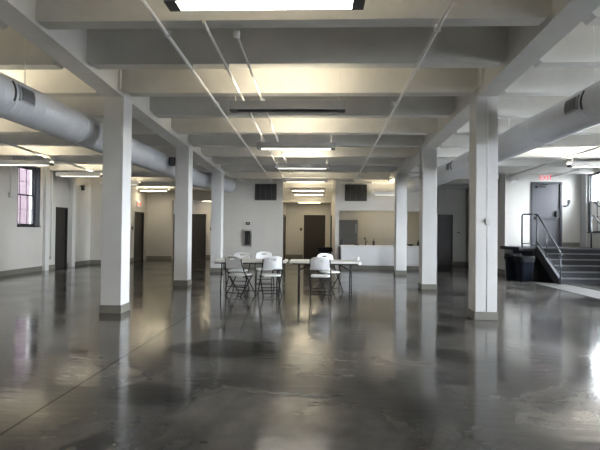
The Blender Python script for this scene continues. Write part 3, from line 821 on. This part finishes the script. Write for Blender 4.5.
t = thing('extinguisher_cabinet', 'recessed steel fire extinguisher cabinet on the white wall behind the left table', 'cabinet', (-2.71, YB, 0))
w = .34; z0, z1 = .80, 1.42
bm = B()
for a in ((-w/2, w/2, z1-.05, z1), (-w/2, w/2, z0, z0+.05), (-w/2, -w/2+.07, z0+.05, z1-.05), (w/2-.07, w/2, z0+.05, z1-.05)): add_box(bm, a[0], a[1], -.03, -.001, a[2], a[3])
obj('cabinet_frame', bm, M['steel'], t)
obj('cabinet_back', box(-w/2+.07, w/2-.07, -.012, -.002, z0+.05, z1-.05), M['black'], t)
bm = B(); add_lathe(bm, [(.045, .9), (.05, .92), (.05, 1.18), (.035, 1.23), (.015, 1.25), (.015, 1.30)], (0, -.0, 0), 14)
bmesh.ops.scale(bm, vec=(1, .2, 1), verts=bm.verts); bmesh.ops.translate(bm, vec=(0, -.022, 0), verts=bm.verts)
obj('extinguisher', bm, M['black'], t)
def small(name, label, cat, bx, m, extra=None):
    o = thing(name, label, cat, (0, 0, 0)); 
    b0 = obj('plate', box(*bx, bevel=.003), M[m], o)
    if extra: obj(extra[0], box(*extra[1]), M[extra[2]], o)
    return o
small('wall_alarm', 'small dark alarm on the wall above the extinguisher cabinet', 'alarm', (-2.76, -2.62, YB-.05, YB, 1.60, 1.70), 'black', ('lens', (-2.72, -2.66, YB-.06, YB-.05, 1.63, 1.67), 'steel'))
small('room_sign', 'small dark sign plate on the wall left of the far corridor door', 'sign', (-1.03, -.90, 24.18, 24.2, 1.40, 1.60), 'steel', ('sign_face', (-1.02, -.91, 24.175, 24.18, 1.41, 1.53), 'door'))
small('room_sign', 'small dark sign plate on the wall right of the brown double door', 'sign', (-5.42, -5.28, 22.78, 22.8, 1.36, 1.56), 'steel', ('sign_face', (-5.41, -5.29, 22.775, 22.78, 1.37, 1.5), 'door'))
small('room_sign', 'small sign plate on the hall side wall left of the far left door', 'sign', (-8.05, -8.03, 19.58, 19.73, 1.36, 1.54), 'steel', ('sign_face', (-8.03, -8.025, 19.59, 19.72, 1.37, 1.5), 'door'))
small('wall_switch', 'light switch on the rear left wall right of the brown door', 'switch', (XL, XL+.03, 16.80, 16.92, 1.43, 1.55), 'box_grey', ('switch_toggle', (XL+.03, XL+.04, 16.83, 16.89, 1.48, 1.54), 'black'))
small('wall_switch', 'switch plate on the back wall right of the dark right-hand door', 'switch', (5.86, 6.02, 20.17, 20.2, 1.36, 1.43), 'box_grey', ('switch_toggle', (5.88, 6.00, 20.16, 20.17, 1.38, 1.41), 'black'))
small('wall_outlet', 'small outlet plate on the pale wall right of the far left door', 'outlet', (-7.62, -7.52, 21.28, 21.3, 1.08, 1.2), 'box_grey', ('outlet_socket', (-7.59, -7.55, 21.275, 21.28, 1.11, 1.17), 'fixture'))

# security camera under the left light
t = thing('ceiling_camera', 'small black device hanging on the rear left wall under the light', 'camera', (XL+.12, 17.25, 2.95))
obj('camera_body', box(-.05, .05, -.05, .05, -.11, .08, bevel=.015), M['black'], t); obj('camera_bracket', box(-.12, -.05, -.02, .02, .03, .06), M['black'], t)

# loudspeaker on the middle left column
t = thing('wall_speaker', 'small black loudspeaker on a bracket at the middle left column', 'loudspeaker', (CL-CW/2-.10, 11.5, 3.10))
obj('speaker_box', box(-.06, .08, -.08, .08, -.10, .10, bevel=.012), M['black'], t)
obj('speaker_grille', box(-.05, .07, -.088, -.08, -.09, .09), M['vent'], t)
obj('speaker_bracket', box(.05, .11, .0, .04, -.02, .02), M['black'], t)

# curved hook by the exit door
t = thing('wall_hook', 'dark curved wall bracket to the right of the exit door', 'bracket', (8.27, 16.0, 2.40))
obj('bracket_arm', tube([(-.10, -.03, -.06), (-.04, -.07, -.10), (.04, -.07, -.05), (.08, -.05, .03), (.09, -.02, .08)], .022, 8), M['exit_frame'], t)
obj('bracket_plate', box(.05, .13, -.03, 0, .02, .14), M['exit_frame'], t)

# exit signs
def text_mesh(txt, size, name, m, parent, loc, rot, depth=.004):
    cu = bpy.data.curves.new(name, 'FONT'); cu.body = txt; cu.size = size; cu.align_x = 'CENTER'; cu.align_y = 'CENTER'; cu.extrude = depth
    o = bpy.data.objects.new(name, cu); C.objects.link(o)
    dg = bpy.context.evaluated_depsgraph_get(); me = bpy.data.meshes.new_from_object(o.evaluated_get(dg))
    bpy.data.objects.remove(o)
    me.materials.clear(); me.materials.append(M[m])
    n = bpy.data.objects.new(name, me); C.objects.link(n); n.parent = parent; n.location = loc; n.rotation_euler = rot
    return n
t = thing('exit_sign', 'white EXIT sign with red letters hanging above the grey exit door', 'exit sign', (7.40, 15.6, 3.22), 0, 'exit signs')
obj('sign_housing', box(-.18, .18, -.03, .03, -.10, .10, bevel=.008), M['sign_white'], t)
text_mesh('EXIT', .20, 'sign_lettering', 'sign_red', t, (0, -.034, 0), (R(90), 0, 0))
obj('sign_bracket', tube([(0, 0, .09), (0, 0, .62)], .012, 8), M['pipe'], t)
t = thing('exit_sign', 'red EXIT sign on the wall above the far left brown door', 'exit sign', (-8.05, 20.27, 2.50), R(90), 'exit signs')
obj('sign_housing', box(-.18, .18, -.06, 0, -.12, .12, bevel=.008), M['sign_white'], t)
text_mesh('EXIT', .21, 'sign_lettering', 'sign_red', t, (0, -.064, 0), (R(90), 0, 0))
t = thing('emergency_spotlight', 'small white emergency light on the bright wall left of the exit door', 'emergency light', (6.54, 16.0, 3.14))
obj('lamp_body', box(-.13, .10, -.10, 0, -.03, .05, bevel=.012), M['sign_white'], t)
for s in (-1, 1): obj('lamp_head', tube([(s*.09-.015, -.12, .05), (s*.09-.015, -.05, .07)], [.04, .03], 12), M['box_grey'], t)

# ------------------------------------------------------------------ kitchen
t = thing('kitchen_counter', 'long white counter with pale top in the kitchen opening at the back', 'counter', (0, 0, 0))
obj('counter_front', box(.80, 4.18, 17.30, 17.36, .14, .83), M['cabinet'], t)
obj('counter_body', box(.80, 4.18, 17.37, 18.0, .14, .83), M['cabinet'], t)
obj('kickboard', box(.80, 4.18, 17.34, 17.95, 0, .14), M['base'], t)
obj('countertop', box(.75, 4.19, 17.26, 18.05, .83, .875, bevel=.006), M['counter'], t)
t = thing('refrigerator', 'tall grey steel refrigerator behind the left end of the counter', 'refrigerator', (1.15, 19.3, 0))
obj('fridge_body', box(-.40, .40, -.30, .40, .03, 1.86, bevel=.01), M['fridge'], t)
for z0_, z1_, nm in ((.08, 1.20, 'lower'), (1.22, 1.85, 'upper')):
    d = obj('fridge_door', box(-.395, .395, -.36, -.305, z0_, z1_, bevel=.012), M['fridge'], t)
    obj('fridge_handle', tube([(.32, -.36, z0_+.1), (.32, -.41, z0_+.12), (.32, -.41, z0_+.45), (.32, -.36, z0_+.47)], .012, 8), M['steel'], d)
obj('fridge_base', box(-.38, .38, -.28, .38, 0, .03), M['black'], t)
t = thing('faucet', 'dark gooseneck faucet standing on the white counter', 'faucet', (1.74, 17.7, .875))
obj('spout', tube([(0, 0, 0), (0, 0, .22), (-.01, -.03, .28), (-.04, -.08, .30), (-.06, -.13, .28), (-.065, -.15, .22)], .018, 10), M['black'], t)
obj('faucet_base', tube([(0, 0, 0), (0, 0, .05)], .03, 12), M['black'], t); obj('faucet_lever', tube([(.02, 0, .12), (.09, -.02, .16)], .012, 8), M['black'], t)
def bottle(label, X, Y, h, r, name='bottle', cat='bottle'):
    t = thing(name, label, cat, (X, Y, .875))
    bm = B(); add_lathe(bm, [(r*.95, 0), (r, .01), (r, h*.6), (r*.5, h*.72), (r*.35, h*.78), (r*.35, h*.86)], (0, 0, 0), 14); obj('bottle_body', bm, M['black'], t)
    obj('bottle_cap', tube([(0, 0, h*.86), (0, 0, h)], r*.42, 10), M['louver'], t)
bottle('dark soap bottle right of the faucet on the counter', 2.05, 17.7, .24, .045)
bottle('tall dark bottle at the far left end of the counter', .84, 17.8, .32, .045)
bottle('dark bottle at the right end of the counter beside the column', 3.72, 17.7, .22, .05)
t = thing('sponge_tray', 'small dark tray left of the faucet on the counter', 'tray', (1.40, 17.6, .875))
obj('tray_dish', box(-.10, .10, -.06, .06, 0, .02, bevel=.005), M['black'], t); obj('tray_pad', box(-.07, .07, -.04, .04, .02, .05, bevel=.006), M['louver'], t)
t = thing('serving_bowl', 'shallow dark bowl on the counter between the right columns', 'bowl', (3.42, 17.65, .875))
bm = B(); add_lathe(bm, [(.06, 0), (.10, .02), (.15, .06), (.145, .06), (.09, .025), (.05, .012)], (0, 0, 0), 20); obj('bowl_shell', bm, M['black'], t)

# ------------------------------------------------------------------ outside
o = struct('ground', box(-60, 60, -60, 80, -1.3, -1.2), M['grass_ground'])
t = thing('brick_building', 'old pink brick building seen outside through the left window', 'building', (-16, 13, -1.2))
obj('brick_wall', box(-3, 0, -22, 30, 0, 13.5), M['brick'], t)
obj('brick_parapet', box(-3.1, .12, -22, 30, 13.5, 13.9), M['box_grey'], t)
for y in (-6, -1.5, 3.2, 7.0):
    f = obj('building_window', box(-.02, .05, y, y+1.2, 4.8, 6.9), M['sash'], t)

# ------------------------------------------------------------------ light
w = bpy.data.worlds.new('sky'); bpy.context.scene.world = w; w.use_nodes = True
nt = w.node_tree; bg = nt.nodes['Background']
bg.inputs['Color'].default_value = (.90, .945, 1.0, 1); bg.inputs['Strength'].default_value = 56.0
def portal(x, y0, y1, z0, z1, side):
    l = bpy.data.lights.new('window_portal', 'AREA'); l.shape = 'RECTANGLE'; l.size = z1-z0; l.size_y = y1-y0
    l.cycles.is_portal = True
    o = bpy.data.objects.new('window_portal', l); C.objects.link(o)
    o.location = (x, (y0+y1)/2, (z0+z1)/2)
    o.rotation_euler = (0, R(90) if side > 0 else R(-90), 0)
for a, b in LWIN: portal(XL-.33, a, b, WZ0, WZ1, -1)
for i, (a, b) in enumerate(RWIN): portal(XR+.33, a, b, WZ0 if i == 0 else .55, 3.36, 1)

for a, b, c, d in FILL_WIN:
    l = bpy.data.lights.new('window_portal', 'AREA'); l.shape = 'RECTANGLE'; l.size = b-a; l.size_y = d-c; l.cycles.is_portal = True
    o = bpy.data.objects.new('window_portal', l); C.objects.link(o); o.location = ((a+b)/2, -7.32, (c+d)/2); o.rotation_euler = (R(90), 0, R(180))
# ------------------------------------------------------------------ camera
F = 465.0; vx, vy, roll = 319.6, 230.9, .0103
yv = Vector((vx-300, 225-vy, F)).normalized()          # room +y in (right, up, forward)
zv = Vector((roll, 1, 0)); zv = (zv - yv*zv.dot(yv)).normalized()
xv = Vector((yv.z*zv.y - yv.y*zv.z, yv.x*zv.z - yv.z*zv.x, yv.y*zv.x - yv.x*zv.y))
if xv.x < 0: xv = -xv
right = Vector((xv.x, yv.x, zv.x)); up = Vector((xv.y, yv.y, zv.y)); fwd = Vector((xv.z, yv.z, zv.z))
cam = bpy.data.cameras.new('camera'); co = bpy.data.objects.new('camera', cam); C.objects.link(co)
mw = Matrix(((right.x, up.x, -fwd.x, 0), (right.y, up.y, -fwd.y, 0), (right.z, up.z, -fwd.z, 1.4), (0, 0, 0, 1)))
co.matrix_world = mw
cam.sensor_fit = 'HORIZONTAL'; cam.sensor_width = 36; cam.lens = 36*F/600; cam.clip_start = .05; cam.clip_end = 300
bpy.context.scene.camera = co

sc = bpy.context.scene
sc.view_settings.view_transform = 'Standard'; sc.view_settings.look = 'None'
sc.view_settings.gamma = 1; sc.view_settings.use_curve_mapping = False
sc.view_settings.exposure = 0.30
sc.cycles.use_denoising = True
sc.cycles.max_bounces = 10; sc.cycles.diffuse_bounces = 6
sc.cycles.sample_clamp_indirect = 8
